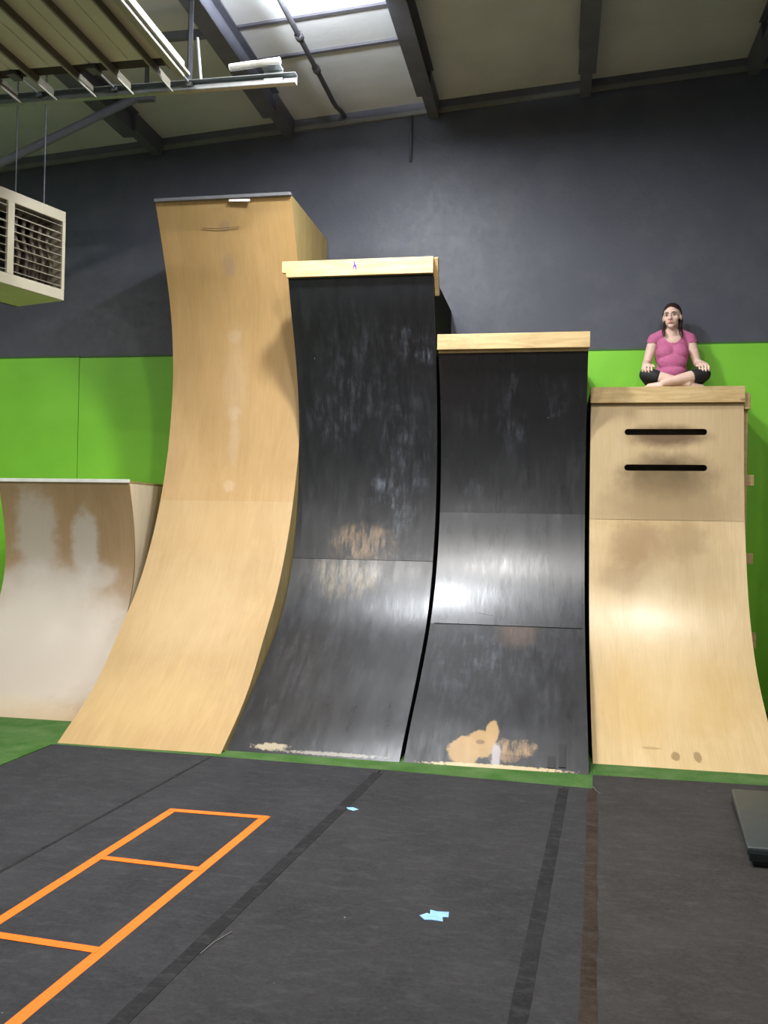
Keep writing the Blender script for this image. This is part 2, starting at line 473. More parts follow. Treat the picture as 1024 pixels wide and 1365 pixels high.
for px, py in ((-.12, .12), (-WH+.12, .12), (-.12, DH-.1), (-WH+.12, DH-.1)):
    wx = -3.956 + d1.x*px + d2.x*py
    bm = bmesh.new(); tube(bm, [(px, py, HH), (px, py, zr(wx)-3.37)], .006, 6); obj('hanging_rod', bm, M['conduit'], t)

# ---------------------------------------------------------------- jumps (warped wall ramps)
def smooth_profile(pts, n=90):
    """Catmull-Rom through (y,z), then even resample, light smoothing"""
    P = [Vector(p) for p in pts]
    P = [P[0]*2-P[1]] + P + [P[-1]*2-P[-2]]
    out = []
    for i in range(1, len(P)-2):
        for k in range(12):
            u = k/12
            a, b, c, d = P[i-1], P[i], P[i+1], P[i+2]
            out.append(.5*((2*b)+(c-a)*u+(2*a-5*b+4*c-d)*u*u+(3*b-a-3*c+d)*u**3))
    out.append(P[-2].copy())
    for _ in range(60):
        out = [out[0]] + [(out[i-1]+out[i]*2+out[i+1])/4 for i in range(1, len(out)-1)] + [out[-1]]
    L = [0]
    for i in range(1, len(out)): L.append(L[-1]+(out[i]-out[i-1]).length)
    res = []
    j = 0
    for k in range(n+1):
        s = L[-1]*k/n
        while j < len(L)-2 and L[j+1] < s: j += 1
        f = (s-L[j])/max(1e-9, L[j+1]-L[j])
        res.append(out[j].lerp(out[j+1], f))
    return res

def offset_profile(pr, d):
    out = []
    for i, p in enumerate(pr):
        t = (pr[min(i+1, len(pr)-1)]-pr[max(i-1, 0)]).normalized()
        out.append(p + Vector((t.y, -t.x))*d)      # away from the rider (towards +y / -z)
    return out

def sheet(name, pr, x0, x1, lift, th, mat, parent, i0, i1, nx=14, holes=None, z_off=0):
    """a curved sheet of ply between profile samples i0..i1, with uv = (x - x0, arc height)"""
    front = offset_profile(pr, -lift); back = offset_profile(pr, th)
    bm = bmesh.new(); uvl = bm.loops.layers.uv.new('UVMap')
    F, B = [], []
    for i in range(i0, i1+1):
        F.append([bm.verts.new((x0+(x1-x0)*k/nx, front[i][0], max(0.0, front[i][1]))) for k in range(nx+1)])
        B.append([bm.verts.new((x0+(x1-x0)*k/nx, back[i][0], max(0.0, back[i][1]))) for k in range(nx+1)])
    n = i1-i0
    for i in range(n):
        for k in range(nx):
            bm.faces.new((F[i][k], F[i][k+1], F[i+1][k+1], F[i+1][k]))
            bm.faces.new((B[i][k], B[i+1][k], B[i+1][k+1], B[i][k+1]))
        bm.faces.new((F[i][0], F[i+1][0], B[i+1][0], B[i][0])); bm.faces.new((F[i][nx], B[i][nx], B[i+1][nx], F[i+1][nx]))
    for k in range(nx):
        bm.faces.new((F[0][k], B[0][k], B[0][k+1], F[0][k+1])); bm.faces.new((F[n][k], F[n][k+1], B[n][k+1], B[n][k]))
    s = [0]
    for i in range(1, len(pr)): s.append(s[-1]+(pr[i]-pr[i-1]).length)
    lut = {}
    for i in range(n+1):
        for row in (F, B):
            for v in row[i]: lut[v] = (v.co.x-x0, s[i0+i])
    for f in bm.faces:
        for l in f.loops: l[uvl].uv = lut[l.vert]
    o = obj(name, bm, mat, parent, smooth=True)
    me = o.data
    for p in me.polygons:
        pass
    m = o.modifiers.new('edge', 'EDGE_SPLIT'); m.split_angle = math.radians(40)
    return o

def on_surf(pr, x, s, lift=.004):
    acc = 0
    for i in range(1, len(pr)):
        l = (pr[i]-pr[i-1]).length
        if acc+l >= s:
            f = (s-acc)/l; p = pr[i-1].lerp(pr[i], f); tt = (pr[i]-pr[i-1]).normalized()
            return Vector((x, p[0]-tt.y*lift, p[1]+tt.x*lift))
        acc += l

def zi(pr, z):      # index of the sample nearest height z
    return min(range(len(pr)), key=lambda i: abs(pr[i][1]-z))

def side(parent, name, pr, x0, x1, mat, inset=.02, back=W-.02, top=None, trim=0):
    q = offset_profile(pr, inset)
    q = [p for p in q if p[1] > .012]
    zt = top if top is not None else pr[-1][1]
    poly = [(back, .0), (q[0][0]+.03, .0)] + [(p[0], p[1]) for p in q if p[1] < zt] + [(q[-1][0]+.0, zt), (back, zt)]
    bm = bmesh.new(); prism_x(bm, poly, x0, x1)
    return obj(name, bm, mat, parent)

TAN_L, TAN_D = (.54, .37, .18), (.45, .295, .13)
prT = smooth_profile([(6.03, 0), (6.19, .095), (6.33, .17), (6.48, .265), (6.64, .39), (6.80, .55), (6.95, .71), (7.09, .85), (7.21, .97), (7.36, 1.17), (7.52, 1.44), (7.62, 1.65), (7.70, 1.85), (7.78, 2.10), (7.84, 2.38), (7.88, 2.70), (7.89, 2.95), (7.87, 3.18), (7.83, 3.42), (7.76, 3.65), (7.69, 3.82), (7.62, 3.98), (7.53, 4.18), (7.43, 4.38)])
pr2 = smooth_profile([(6.13, 0), (6.235, .075), (6.38, .165), (6.58, .28), (6.78, .41), (6.98, .54), (7.14, .65), (7.3, .77), (7.43, .90), (7.55, 1.06), (7.66, 1.27), (7.74, 1.5), (7.80, 1.74), (7.82, 2.0), (7.815, 2.25), (7.77, 2.58), (7.71, 2.83), (7.62, 3.08), (7.52, 3.29), (7.44, 3.46), (7.37, 3.65)])
pr3 = smooth_profile([(6.135, 0), (6.28, .10), (6.48, .235), (6.73, .365), (6.95, .5), (7.16, .64), (7.38, .81), (7.57, 1.01), (7.71, 1.23), (7.81, 1.48), (7.87, 1.75), (7.885, 2.06), (7.85, 2.38), (7.76, 2.68), (7.59, 3.06)])
pr4 = smooth_profile([(6.43, 0), (6.65, .11), (6.9, .26), (7.13, .42), (7.32, .59), (7.47, .79), (7.59, 1.0), (7.69, 1.26), (7.77, 1.56), (7.80, 1.66), (7.85, 2.02), (7.885, 2.4), (7.90, 2.65)])
prL = smooth_profile([(6.70, 0), (6.86, .07), (7.02, .16), (7.19, .30), (7.34, .47), (7.47, .66), (7.58, .88), (7.645, 1.12), (7.65, 1.33), (7.60, 1.62), (7.51, 1.925)], 60)

# --- tallest jump
xT, wT = -3.479, 1.228
pale = (.72, .55, .36)
mT_low = ply('golden_ply_lower', TAN_L, TAN_D, .42, [(.55, 1.4, .5, .5, 1.2, .25, (.70, .54, .34)), (.45, .5, .5, .3, 1.2, .25, (.68, .50, .25)), (.60, 2.2, .6, .25, 1.2, .35, (.56, .37, .17))])
mT_up = ply('tan_ply_upper_dimmed', (.52, .335, .145), (.44, .27, .105), .45, [  # upper sheet toned darker, light falloff put into its colour
    (.60, 3.30, .06, .06, 1, .22, (.62, .50, .40), .8, 20), (.60, 4.0, .06, .06, 1, .2, (.62, .50, .40), .8, 20), (.62, 2.62, .05, .05, .8, .25, (.66, .52, .42), .6, 20), (.60, 3.6, .10, .35, 1.1, .12, (.62, .50, .40), .8, 12),
    (.60, 4.62, .06, .09, .8, .45, (.33, .22, .16), .6, 16), (.60, 4.95, .05, .05, .7, .35, (.26, .17, .12), .6, 16), (.62, 3.05, .05, .2, 1, .25, (.60, .46, .34), .6, 12)])
t = empty('tall_jump_ramp', (xT+wT/2, 6.03, 0)); inv = Matrix.Translation((-(xT+wT/2), -6.03, 0))
tag(t, 'tallest jump ramp, natural tan plywood curve with a grey strip along its top edge', 'ramp')
def parts_local(parent):
    for c in parent.children: pass
iT = zi(prT, 1.795)
CH = []
CH.append(sheet('lower_surface', prT, xT, xT+wT, 0, .018, mT_low, None, 0, iT))
CH.append(sheet('upper_surface', prT, xT, xT+wT, 0, .018, mT_up, None, iT, len(prT)-1))
osb = ply('side_ply_yellow', (.47, .36, .15), (.34, .25, .09), .6, [], uv=False)
CH.append(side(None, 'side_panel', prT, xT+wT-.02, xT+wT-.001, osb))
CH.append(side(None, 'side_panel', prT, xT+.001, xT+.02, osb))
bm = bmesh.new(); box(bm, xT+.02, xT+wT-.02, 7.46, W-.02, 4.34, 4.36); CH.append(obj('deck', bm, osb))
bm = bmesh.new(); box(bm, xT-.004, xT+wT+.002, 7.408, 7.46, 4.366, 4.396, .004); CH.append(obj('top_edge_strip', bm, simple('dull_grey_metal_strip', (.17, .17, .18), .45, metal=.3)))
bm = bmesh.new()
pts = [(xT+.40, 4.160), (xT+.55, 4.150), (xT+.74, 4.156)]
def y_at(pr, z):
    i = zi(pr, z); return pr[i][0]
for a_, b_ in zip(pts[:-1], pts[1:]):
    y0 = y_at(prT, a_[1])-.002
    tube(bm, [(a_[0], y0+.0005, a_[1]), (b_[0], y0+.0005, b_[1])], .0022, 5)
c_ = obj('split_in_the_ply', bm, simple('dark_brown_crack', (.06, .03, .012), .9)); CH.append(c_)
def adopt(parent, children):
    loc = parent.location
    for c in children:
        c.parent = parent
        c.location = Vector(c.location) - Vector(loc)
adopt(t, CH)
bm = bmesh.new(); v = box(bm, -.094, .094, -.0015, .0015, -.010, .010)
bmesh.ops.rotate(bm, verts=bm.verts, cent=(0, 0, 0), matrix=Matrix.Rotation(math.radians(2.5), 3, 'Y'))
bmesh.ops.translate(bm, verts=bm.verts, vec=(-2.706, 7.4225, 4.348))
tag(obj('tape_strip', bm, M['white_tape']), 'small white strip of tape at the top edge of the tallest ramp', 'tape')

# --- first black jump
x2, w2 = -2.241, 1.222
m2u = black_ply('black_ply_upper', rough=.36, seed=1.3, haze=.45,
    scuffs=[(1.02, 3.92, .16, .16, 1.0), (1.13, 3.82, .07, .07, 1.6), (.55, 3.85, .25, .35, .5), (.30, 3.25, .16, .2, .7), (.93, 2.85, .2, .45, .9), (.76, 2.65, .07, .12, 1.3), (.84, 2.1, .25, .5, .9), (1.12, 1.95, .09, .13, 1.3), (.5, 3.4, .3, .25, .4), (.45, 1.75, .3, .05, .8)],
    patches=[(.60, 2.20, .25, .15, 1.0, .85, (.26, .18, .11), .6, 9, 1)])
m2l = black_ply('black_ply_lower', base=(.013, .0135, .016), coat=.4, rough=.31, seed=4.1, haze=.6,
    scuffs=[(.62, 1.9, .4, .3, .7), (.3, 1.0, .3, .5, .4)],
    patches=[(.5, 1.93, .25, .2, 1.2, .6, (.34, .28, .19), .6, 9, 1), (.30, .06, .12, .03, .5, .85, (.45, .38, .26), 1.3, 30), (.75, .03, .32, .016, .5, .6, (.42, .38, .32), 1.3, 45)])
t = empty('black_jump_ramp', (x2+w2/2, 6.03, 0))
tag(t, 'taller of the two black painted jump ramps, beside the tall tan one', 'ramp')
i2 = zi(pr2, 1.29)
CH = [sheet('lower_surface', pr2, x2, x2+w2, .0, .018, m2l, None, 0, i2), sheet('upper_surface', pr2, x2, x2+w2, .004, .018, m2u, None, i2, len(pr2)-1)]
blk = simple('black_painted_side_ply', (.006, .006, .007), .9, spec=.2)
CH += [side(None, 'side_panel', pr2, x2+w2-.02, x2+w2-.001, blk), side(None, 'side_panel', pr2, x2+.001, x2+.02, simple('brown_black_side_ply', (.07, .045, .03), .8))]
bm = bmesh.new(); box(bm, x2+.02, x2+w2-.02, 7.40, W-.02, 3.62, 3.64); CH.append(obj('deck', bm, osb))
bm = bmesh.new(); pl_ = [(x2-.008, 3.648), (x2+w2+.004, 3.648), (x2+w2+.004, 3.782), (x2-.048, 3.782), (x2-.048, 3.688), (x2-.008, 3.688)]
a = [bm.verts.new((x, 7.335, z)) for x, z in pl_]; b = [bm.verts.new((x, 7.375, z)) for x, z in pl_]
bm.faces.new(a); bm.faces.new(b)
for i in range(6): bm.faces.new((a[i], a[(i+1) % 6], b[(i+1) % 6], b[i]))
bmesh.ops.bevel(bm, geom=list(bm.edges), offset=.003, segments=2, affect='EDGES', profile=.5)

box(bm, x2, x2+w2, 7.375, 7.5, 3.64, 3.775)
cap = obj('top_board', bm, M['pine']); CH.append(cap)
bm = bmesh.new()
def side_slat(x0, x1, ya, za, yb, zb, w):
    d = Vector((yb-ya, zb-za)).normalized(); n_ = Vector((d.y, -d.x))*w
    if n_.x < 0: n_ = -n_
    prism_x(bm, [(ya, za), (yb, zb), (yb+n_.x, zb+n_.y), (ya+n_.x, za+n_.y)], x0, x1)
side_slat(x2+w2+.001, x2+w2+.034, 7.376, 3.776, 7.50, 3.50, .06)
CH.append(obj('corner_brace', bm, M['pine']))
# purple pen mark on the board
bm = bmesh.new()
xm = -1.665
tube(bm, [(xm-.004, 7.334, 3.765), (xm-.002, 7.334, 3.742), (xm+.010, 7.334, 3.725), (xm+.012, 7.334, 3.70)], .005, 6)
tube(bm, [(xm+.002, 7.334, 3.738), (xm-.010, 7.334, 3.722), (xm-.012, 7.334, 3.700)], .004, 6)
tube(bm, [(xm-.010, 7.334, 3.722), (xm+.010, 7.334, 3.722)], .003, 6)
ink = obj('pen_mark', bm, simple('purple_ink', (.12, .04, .45), .6)); ink['label'] = 'small purple pen mark'
adopt(t, CH)
ink.parent = cap

# --- second black jump
x3, w3 = -.991, 1.222
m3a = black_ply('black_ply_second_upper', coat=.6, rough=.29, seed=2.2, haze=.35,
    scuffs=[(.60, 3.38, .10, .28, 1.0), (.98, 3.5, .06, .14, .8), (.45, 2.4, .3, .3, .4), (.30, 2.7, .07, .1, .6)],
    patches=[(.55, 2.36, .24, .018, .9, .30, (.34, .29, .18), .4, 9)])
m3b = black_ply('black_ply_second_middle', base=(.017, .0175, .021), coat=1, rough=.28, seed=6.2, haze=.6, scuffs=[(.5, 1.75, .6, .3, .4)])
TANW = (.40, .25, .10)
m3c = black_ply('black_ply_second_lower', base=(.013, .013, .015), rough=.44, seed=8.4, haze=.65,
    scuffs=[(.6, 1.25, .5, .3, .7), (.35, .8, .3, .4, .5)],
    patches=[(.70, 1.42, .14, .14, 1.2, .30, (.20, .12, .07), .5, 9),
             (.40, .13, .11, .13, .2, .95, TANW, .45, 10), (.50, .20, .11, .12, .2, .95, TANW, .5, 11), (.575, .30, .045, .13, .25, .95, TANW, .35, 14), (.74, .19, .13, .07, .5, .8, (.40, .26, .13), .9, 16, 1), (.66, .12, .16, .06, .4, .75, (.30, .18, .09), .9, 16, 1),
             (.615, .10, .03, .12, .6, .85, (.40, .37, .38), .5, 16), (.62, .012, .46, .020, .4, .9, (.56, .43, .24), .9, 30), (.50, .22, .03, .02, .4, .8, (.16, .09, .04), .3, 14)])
t = empty('black_jump_ramp', (x3+w3/2, 6.03, 0))
tag(t, 'shorter of the two black painted jump ramps, a worn tan patch at its foot', 'ramp')
ia = zi(pr3, .80); ib = zi(pr3, 1.70)
CH = [sheet('lower_surface', pr3, x3, x3+w3, 0, .018, m3c, None, 0, ia), sheet('middle_surface', pr3, x3+.03, x3+w3-.02, .007, .0, m3b, None, ia, ib),
      sheet('middle_backing', pr3, x3, x3+w3, 0, .018, m3b, None, ia, ib), sheet('upper_surface', pr3, x3, x3+w3, .0, .018, m3a, None, ib, len(pr3)-1)]
bm = bmesh.new()
pp = [on_surf(pr3, x3+.28+.34*k/12, 1.60+.018*math.cos(k/12*4.2), .004) for k in range(13)]
tube(bm, pp, [.0008+.0045*math.sin(PI*k/12)**.7 for k in range(13)], 8)
CH.append(obj('wrinkle', bm, m3b, smooth=True))
CH += [side(None, 'side_panel', pr3, x3+w3-.02, x3+w3-.001, blk), side(None, 'side_panel', pr3, x3+.001, x3+.02, blk)]
bm = bmesh.new(); box(bm, x3+.02, x3+w3-.02, 7.62, W-.02, 3.02, 3.04); CH.append(obj('deck', bm, osb))
bm = bmesh.new(); box(bm, x3-.008, x3+w3+.012, 7.545, 7.585, 3.062, 3.19, .003); box(bm, x3, x3+w3, 7.585, 7.7, 3.04, 3.18)
CH.append(obj('top_board', bm, M['pine']))
bm = bmesh.new(); 
def patch_on(bm, pr, x0, x1, s0, s1, lift=.003, th=.003, skew=0):
    vs = []
    for lf in (lift, lift+th):
        for (x, s, k) in ((x0, s0, 0), (x1, s0, 0), (x1, s1, 1), (x0, s1, 1)):
            vs.append(bm.verts.new(on_surf(pr, x+skew*k, s, lf)))
    a, b = vs[:4], vs[4:]
    bm.faces.new(a); bm.faces.new(b)
    for i in range(4): bm.faces.new((a[i], a[(i+1) % 4], b[(i+1) % 4], b[i]))
patch_on(bm, pr3, x3+.955, x3+1.005, .03, .13); patch_on(bm, pr3, x3+1.03, x3+1.075, .04, .24)
CH.append(obj('toe_tape', bm, simple('black_gaffer_tape', (.006, .006, .006), .6)))
adopt(t, CH)

# --- right plywood jump with two hand slots
x4, w4 = .268, 1.222
DK = (.20, .125, .055)
L4, D4 = (.72, .54, .30), (.60, .43, .21)
m4u = ply('varnished_ply_with_slots', (.60, .45, .26), (.52, .38, .20), .42, [
    (.61, 2.975, .28, .085, 1.0, 1.0, (.17, .105, .05), .4, 7), (.61, 2.64, .34, .17, 1.1, 1.0, (.16, .11, .05), .4, 7), (.60, 2.38, .46, .24, 1.2, .65, (.28, .19, .09), .4, 5), (.10, 3.2, .1, .2, 1, .1, DK, .3, 5)])
m4l = ply('varnished_ply_curve', L4, D4, .33, coat=.8, stains=[
    (.40, 2.05, .20, .22, 1.1, .85, (.34, .20, .08), .5, 7), (.75, 2.12, .18, .16, 1.1, .65, (.34, .22, .09), .5, 7), (.32, 1.78, .26, .13, 1.1, .55, (.34, .22, .11), .5, 7), (.55, 1.9, .48, .28, 1.2, .35, (.36, .25, .13), .4, 5),
    (.50, 1.62, .13, .30, 1.2, .3, (.80, .66, .42), .9, 7), (.30, .65, .25, .35, 1.1, .35, (.60, .38, .13), .9, 6), (.85, .72, .28, .35, 1.1, .35, (.58, .37, .13), .9, 6), (.58, .95, .22, .4, 1.2, .3, (.74, .58, .34), .9, 6),
    (.555, .13, .028, .045, .4, .7, (.24, .15, .07), .5, 22), (.70, .14, .026, .055, .4, .7, (.24, .15, .07), .5, 22), (.40, .2, .06, .012, .4, .5, (.30, .18, .08), .6, 22)])
t = empty('plywood_jump_ramp', (x4+w4/2, 6.43, 0))
tag(t, 'varnished plywood jump ramp with two black hand slots, person sitting on top', 'ramp')
i4 = zi(pr4, 1.665)
up = sheet('slotted_panel', pr4, x4, x4+w4, 0, .022, m4u, None, i4, len(pr4)-1)
up.modifiers.clear()
CUTS = []
for zc in (2.411, 2.113):
    bm = bmesh.new()
    xa, xb, r_ = x4+.278, x4+.937, .026
    outl = []
    for k in range(13): a_ = PI/2 + PI*k/12; outl.append((xa+r_+r_*math.cos(a_), zc+r_*math.sin(a_)))
    for k in range(13): a_ = -PI/2 + PI*k/12; outl.append((xb-r_+r_*math.cos(a_), zc+r_*math.sin(a_)))
    A_ = [bm.verts.new((x, 7.75, z)) for x, z in outl]; B_ = [bm.verts.new((x, 8.0, z)) for x, z in outl]
    bm.faces.new(A_); bm.faces.new(B_)
    for i in range(len(outl)): bm.faces.new((A_[i], A_[(i+1) % len(outl)], B_[(i+1) % len(outl)], B_[i]))
    CUTS.append(obj('cut', bm))
for c in CUTS:
    md = up.modifiers.new('b', 'BOOLEAN'); md.object = c; md.operation = 'DIFFERENCE'; md.solver = 'EXACT'
bpy.context.view_layer.update()
dg = bpy.context.evaluated_depsgraph_get()
me = D.meshes.new_from_object(up.evaluated_get(dg), depsgraph=dg)
up.modifiers.clear(); up.data = me
for c in CUTS: D.objects.remove(c)
for p in me.polygons: p.use_smooth = False
lowp = sheet('lower_surface', pr4, x4, x4+w4, -.003, .022, m4l, None, 0, i4)
CH = [up, lowp]
psd = ply('pale_side_ply', (.50, .38, .20), (.40, .29, .14), .6, [], uv=False)
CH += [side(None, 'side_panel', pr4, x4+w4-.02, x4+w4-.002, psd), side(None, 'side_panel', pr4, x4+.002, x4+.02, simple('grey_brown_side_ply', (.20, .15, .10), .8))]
bm = bmesh.new(); box(bm, x4+.02, x4+w4-.02, 8.0, 8.02, 1.7, 2.62); CH.append(obj('slot_backing', bm, M['tube_brown']))
bm = bmesh.new(); box(bm, x4+.0, x4+w4, 7.90, W-.02, 2.745, 2.78); CH.append(obj('deck', bm, psd))
bm = bmesh.new(); box(bm, x4-.006, x4+w4+.004, 7.86, 7.90, 2.652, 2.785, .004); box(bm, x4+.01, x4+w4-.005, 7.90, 7.94, 2.655, 2.745)
CH.append(obj('top_board', bm, M['pine']))
bm = bmesh.new(); box(bm, x4+w4+.002, x4+w4+.04, 7.95, 8.04, 1.18, 2.66); CH.append(obj('side_stud', bm, M['pine']))
bm = bmesh.new(); box(bm, x4+w4+.004, x4+w4+.055, 7.91, 8.0, 2.60, 2.735, .008); CH.append(obj('corner_block', bm, M['pine']))
for zc in (2.02, 1.375):
    bm = bmesh.new(); box(bm, x4+w4+.042, x4+w4+.10, 7.97, 8.01, zc-.045, zc+.045, .003); box(bm, x4+w4-.02, x4+w4+.042, 8.04, 8.08, zc-.045, zc+.045); CH.append(obj('cross_rail_end', bm, M['pine']))
bm = bmesh.new(); box(bm, x4+w4-.02, x4+w4+.11, 7.86, 7.90, .655, .78, .003); CH.append(obj('cross_rail_end', bm, M['pine']))
adopt(t, CH)

# unseen copy of the slotted jump, added to shade the green wall at right
nb = empty('plywood_jump_ramp', (t.location.x+1.80, t.location.y, 0))
tag(nb, 'added unseen plywood ramp that shades the green wall at right', 'ramp')
for c in list(t.children):
    if c.name.split('.')[0] in ('cross_rail_end', 'corner_block'): continue
    d = c.copy(); COL.objects.link(d); d.parent = nb
# --- low quarter pipe at the left
xL_, wL = -4.975, 1.27
GR = (.56, .52, .49)
mL = ply('scuffed_brown_ply_with_sheen', (.40, .27, .15), (.33, .215, .115), .45, [
    (.32, 1.85, .20, .42, .8, .55, GR, .6, 7), (.80, 1.80, .13, .30, .6, .62, GR, .5, 7), (.93, 1.50, .18, .12, .8, .45, GR, .6, 7),
    (.40, 1.43, .50, .16, .9, .50, GR, .5, 6), (.5, .75, .95, .72, .7, .80, (.60, .54, .47), .25, 4), (.5, .05, .8, .22, .8, .5, (.60, .48, .32), .3, 4)])  # the large lower patch paints a broad pale sheen into the wood
t = empty('quarter_pipe_ramp', (xL_+wL/2, 6.70, 0))
tag(t, 'lowest curved plywood ramp at the left edge, with a white strip along its top', 'ramp')
CH = [sheet('curved_surface', prL, xL_, xL_+wL, 0, .018, mL, None, 0, len(prL)-1)]
pls = ply('pale_birch_side', (.86, .74, .54), (.76, .62, .42), .55, [], uv=False)
CH += [side(None, 'side_panel', prL, xL_+wL-.02, xL_+wL-.001, pls), side(None, 'side_panel', prL, xL_+.001, xL_+.02, pls)]
bm = bmesh.new(); box(bm, xL_+.0, xL_+wL+.002, 7.53, W-.02, 1.927, 1.945); CH.append(obj('deck', bm, osb))
bm = bmesh.new(); box(bm, xL_-.002, xL_+wL+.002, 7.495, 7.53, 1.926, 1.958, .004); CH.append(obj('coping_strip', bm, M['white_tape']))
adopt(t, CH)

# ---------------------------------------------------------------- floor covering
bm = bmesh.new()
prism_z(bm, [(XL+.03, YN+.03), (-3.52, YN+.03), (-3.52, 5.3), (-3.50, 5.985), (-2.19, 5.955), (-.97, 5.905), (.25, 5.80), (.262, 6.125), (1.4, 6.155), (XR-.03, 6.3), (XR-.03, W-.016), (XL+.03, W-.016)], -.033, 0)
tag(obj('artificial_turf', bm, M['turf']), 'green artificial turf laid under the ramps and showing in front of them', 'turf')
def edge(x0, y0, x1, y1):
    k_ = (x1-x0)/(y1-y0)
    return lambda y: x0+k_*(y-y0)
e0 = edge(-3.49, 5.36, -3.475, 5.98); e0 = lambda y: -3.49+.03*(y-5.36)
e1 = edge(-2.44, 3.77, -2.27, 6.03); e2 = edge(-1.34, 2.73, -1.12, 5.57); e3 = edge(-.10, 3.01, .07, 5.79); e4 = edge(.12, 3.06, .24, 5.83)
def front_y(x):
    P_ = [(-3.5, 5.975), (-2.19, 5.945), (-.97, 5.895), (.25, 5.795)]
    for (xa, ya), (xb, yb) in zip(P_[:-1], P_[1:]):
        if x <= xb: return ya+(yb-ya)*(x-xa)/(xb-xa)
    return 5.795
labs = ['charcoal carpeted floor mat furthest left, its far corner at the tallest ramp',
        'charcoal carpeted floor mat with the orange tape grid on it',
        'charcoal carpeted floor mat in front of the second black ramp, with the blue tape scrap',
        'narrow charcoal floor strip between the two long dark seams on the right',
        'brownish charcoal carpeted floor mat at the right, under the folded mat']
def mat_roll(ea, eb, mat, lab, yf=None):
    bm = bmesh.new(); ys = 1.2
    y0 = -4.0
    A = [(ea(y0)+.003, y0), (eb(y0)-.003, y0)]
    if yf is None:
        xb_ = eb(5.85)-.003; xa_ = ea(5.85)+.003
        B = [(xb_, front_y(xb_)), (xa_, front_y(xa_))]
    else:
        B = [(eb(6.1)-.003, yf[1]), (ea(6.1)+.003, yf[0])]
    prism_z(bm, A+B, -.034, .006)
    o = obj('floor_mat', bm, mat)
    es = [e for e in o.data.edges]
    md = o.modifiers.new('bev', 'BEVEL'); md.width = .004; md.segments = 2
    tag(o, lab, 'floor mat', 'carpeted foam floor mats')
mat_roll(e0, e1, M['mat_a'], labs[0]); mat_roll(e1, e2, M['mat_a'], labs[1]); mat_roll(e2, e3, M['mat_b'], labs[2])
mat_roll(e3, e4, M['mat_b'], labs[3]); mat_roll(e4, lambda y: 5.0, M['mat_c'], labs[4], (6.118, 6.22))
def strip(name, f, y0, y1, w, z0, z1, mat, lab, wob=.0022, n=60, cat='tape', mk=None):
    bm = bmesh.new()
    random.seed(len(lab))
    L_, R_ = [], []
    for i in range(n+1):
        y = y0+(y1-y0)*i/n; c = f(y)
        L_.append((c-w/2+random.uniform(-wob, wob), y)); R_.append((c+w/2+random.uniform(-wob, wob), y))
    rows = []
    for (lx, ly), (rx, ry) in zip(L_, R_):
        rows.append([bm.verts.new((lx, ly, z0)), bm.verts.new((rx, ry, z0)), bm.verts.new((rx, ry, z1)), bm.verts.new((lx, ly, z1))])
    for r0, r1 in zip(rows[:-1], rows[1:]):
        for k in range(4): bm.faces.new((r0[k], r0[(k+1) % 4], r1[(k+1) % 4], r1[k]))
    bm.faces.new(rows[0]); bm.faces.new(rows[-1])
    o = obj(name, bm, mat); 
    if lab: tag(o, lab, cat)
    return o
strip('seam_tape', e2, -3.9, 5.80, .062, .005, .008, M['seam_black'], 'long black seam tape on the floor, left of the blue scrap')
strip('seam_tape', e3, -3.9, 5.76, .062, .005, .008, M['seam_black'], 'long black seam tape on the floor, right of the blue scrap')
strip('seam_tape', lambda y: e4(y)+.004, -3.9, 5.79, .058, .005, .008, M['seam_brown'], 'long brownish seam tape, rightmost of the floor seams', .005)
strip('seam_tape', e1, -3.9, 5.93, .018, .005, .0075, M['seam_black'], 'thin dark seam on the floor left of the orange grid', .003)

# orange tape grid
t = empty('tape_ladder', (-1.85, 3.5, .006))
tag(t, 'bright orange tape grid stuck on the dark floor mat', 'tape grid')
def tp(name, p, q, w, z):
    p, q = Vector((*p, 0)), Vector((*q, 0)); d = (q-p).normalized(); n_ = Vector((-d.y, d.x, 0))*w/2
    bm = bmesh.new(); K = 24; rows = []
    for i in range(K+1):
        c = p.lerp(q, i/K) - Vector((-1.85, 3.5, 0)); j = random.uniform(-.0015, .0015)
        rows.append([bm.verts.new((*(c-n_*(1+j*20)).xy, z)), bm.verts.new((*(c+n_*(1-j*20)).xy, z)), bm.verts.new((*(c+n_*(1-j*20)).xy, z+.0012)), bm.verts.new((*(c-n_*(1+j*20)).xy, z+.0012))])
    for r0, r1 in zip(rows[:-1], rows[1:]):
        for k in range(4): bm.faces.new((r0[k], r0[(k+1) % 4], r1[(k+1) % 4], r1[k]))
    bm.faces.new(rows[0]); bm.faces.new(rows[-1])
    obj(name, bm, M['orange'], t)
tp('side_line', (-2.055, 4.80), (-2.215, 2.1), .050, .0)
tp('side_line', (-1.525, 4.80), (-1.695, 2.1), .050, .0)
tp('cross_line', (-2.07, 4.775), (-1.51, 4.78), .048, .0013)
tp('cross_line', (-2.09, 4.03), (-1.57, 4.00), .044, .0013)
tp('cross_line', (-2.15, 3.20), (-1.64, 3.165), .046, .0013)
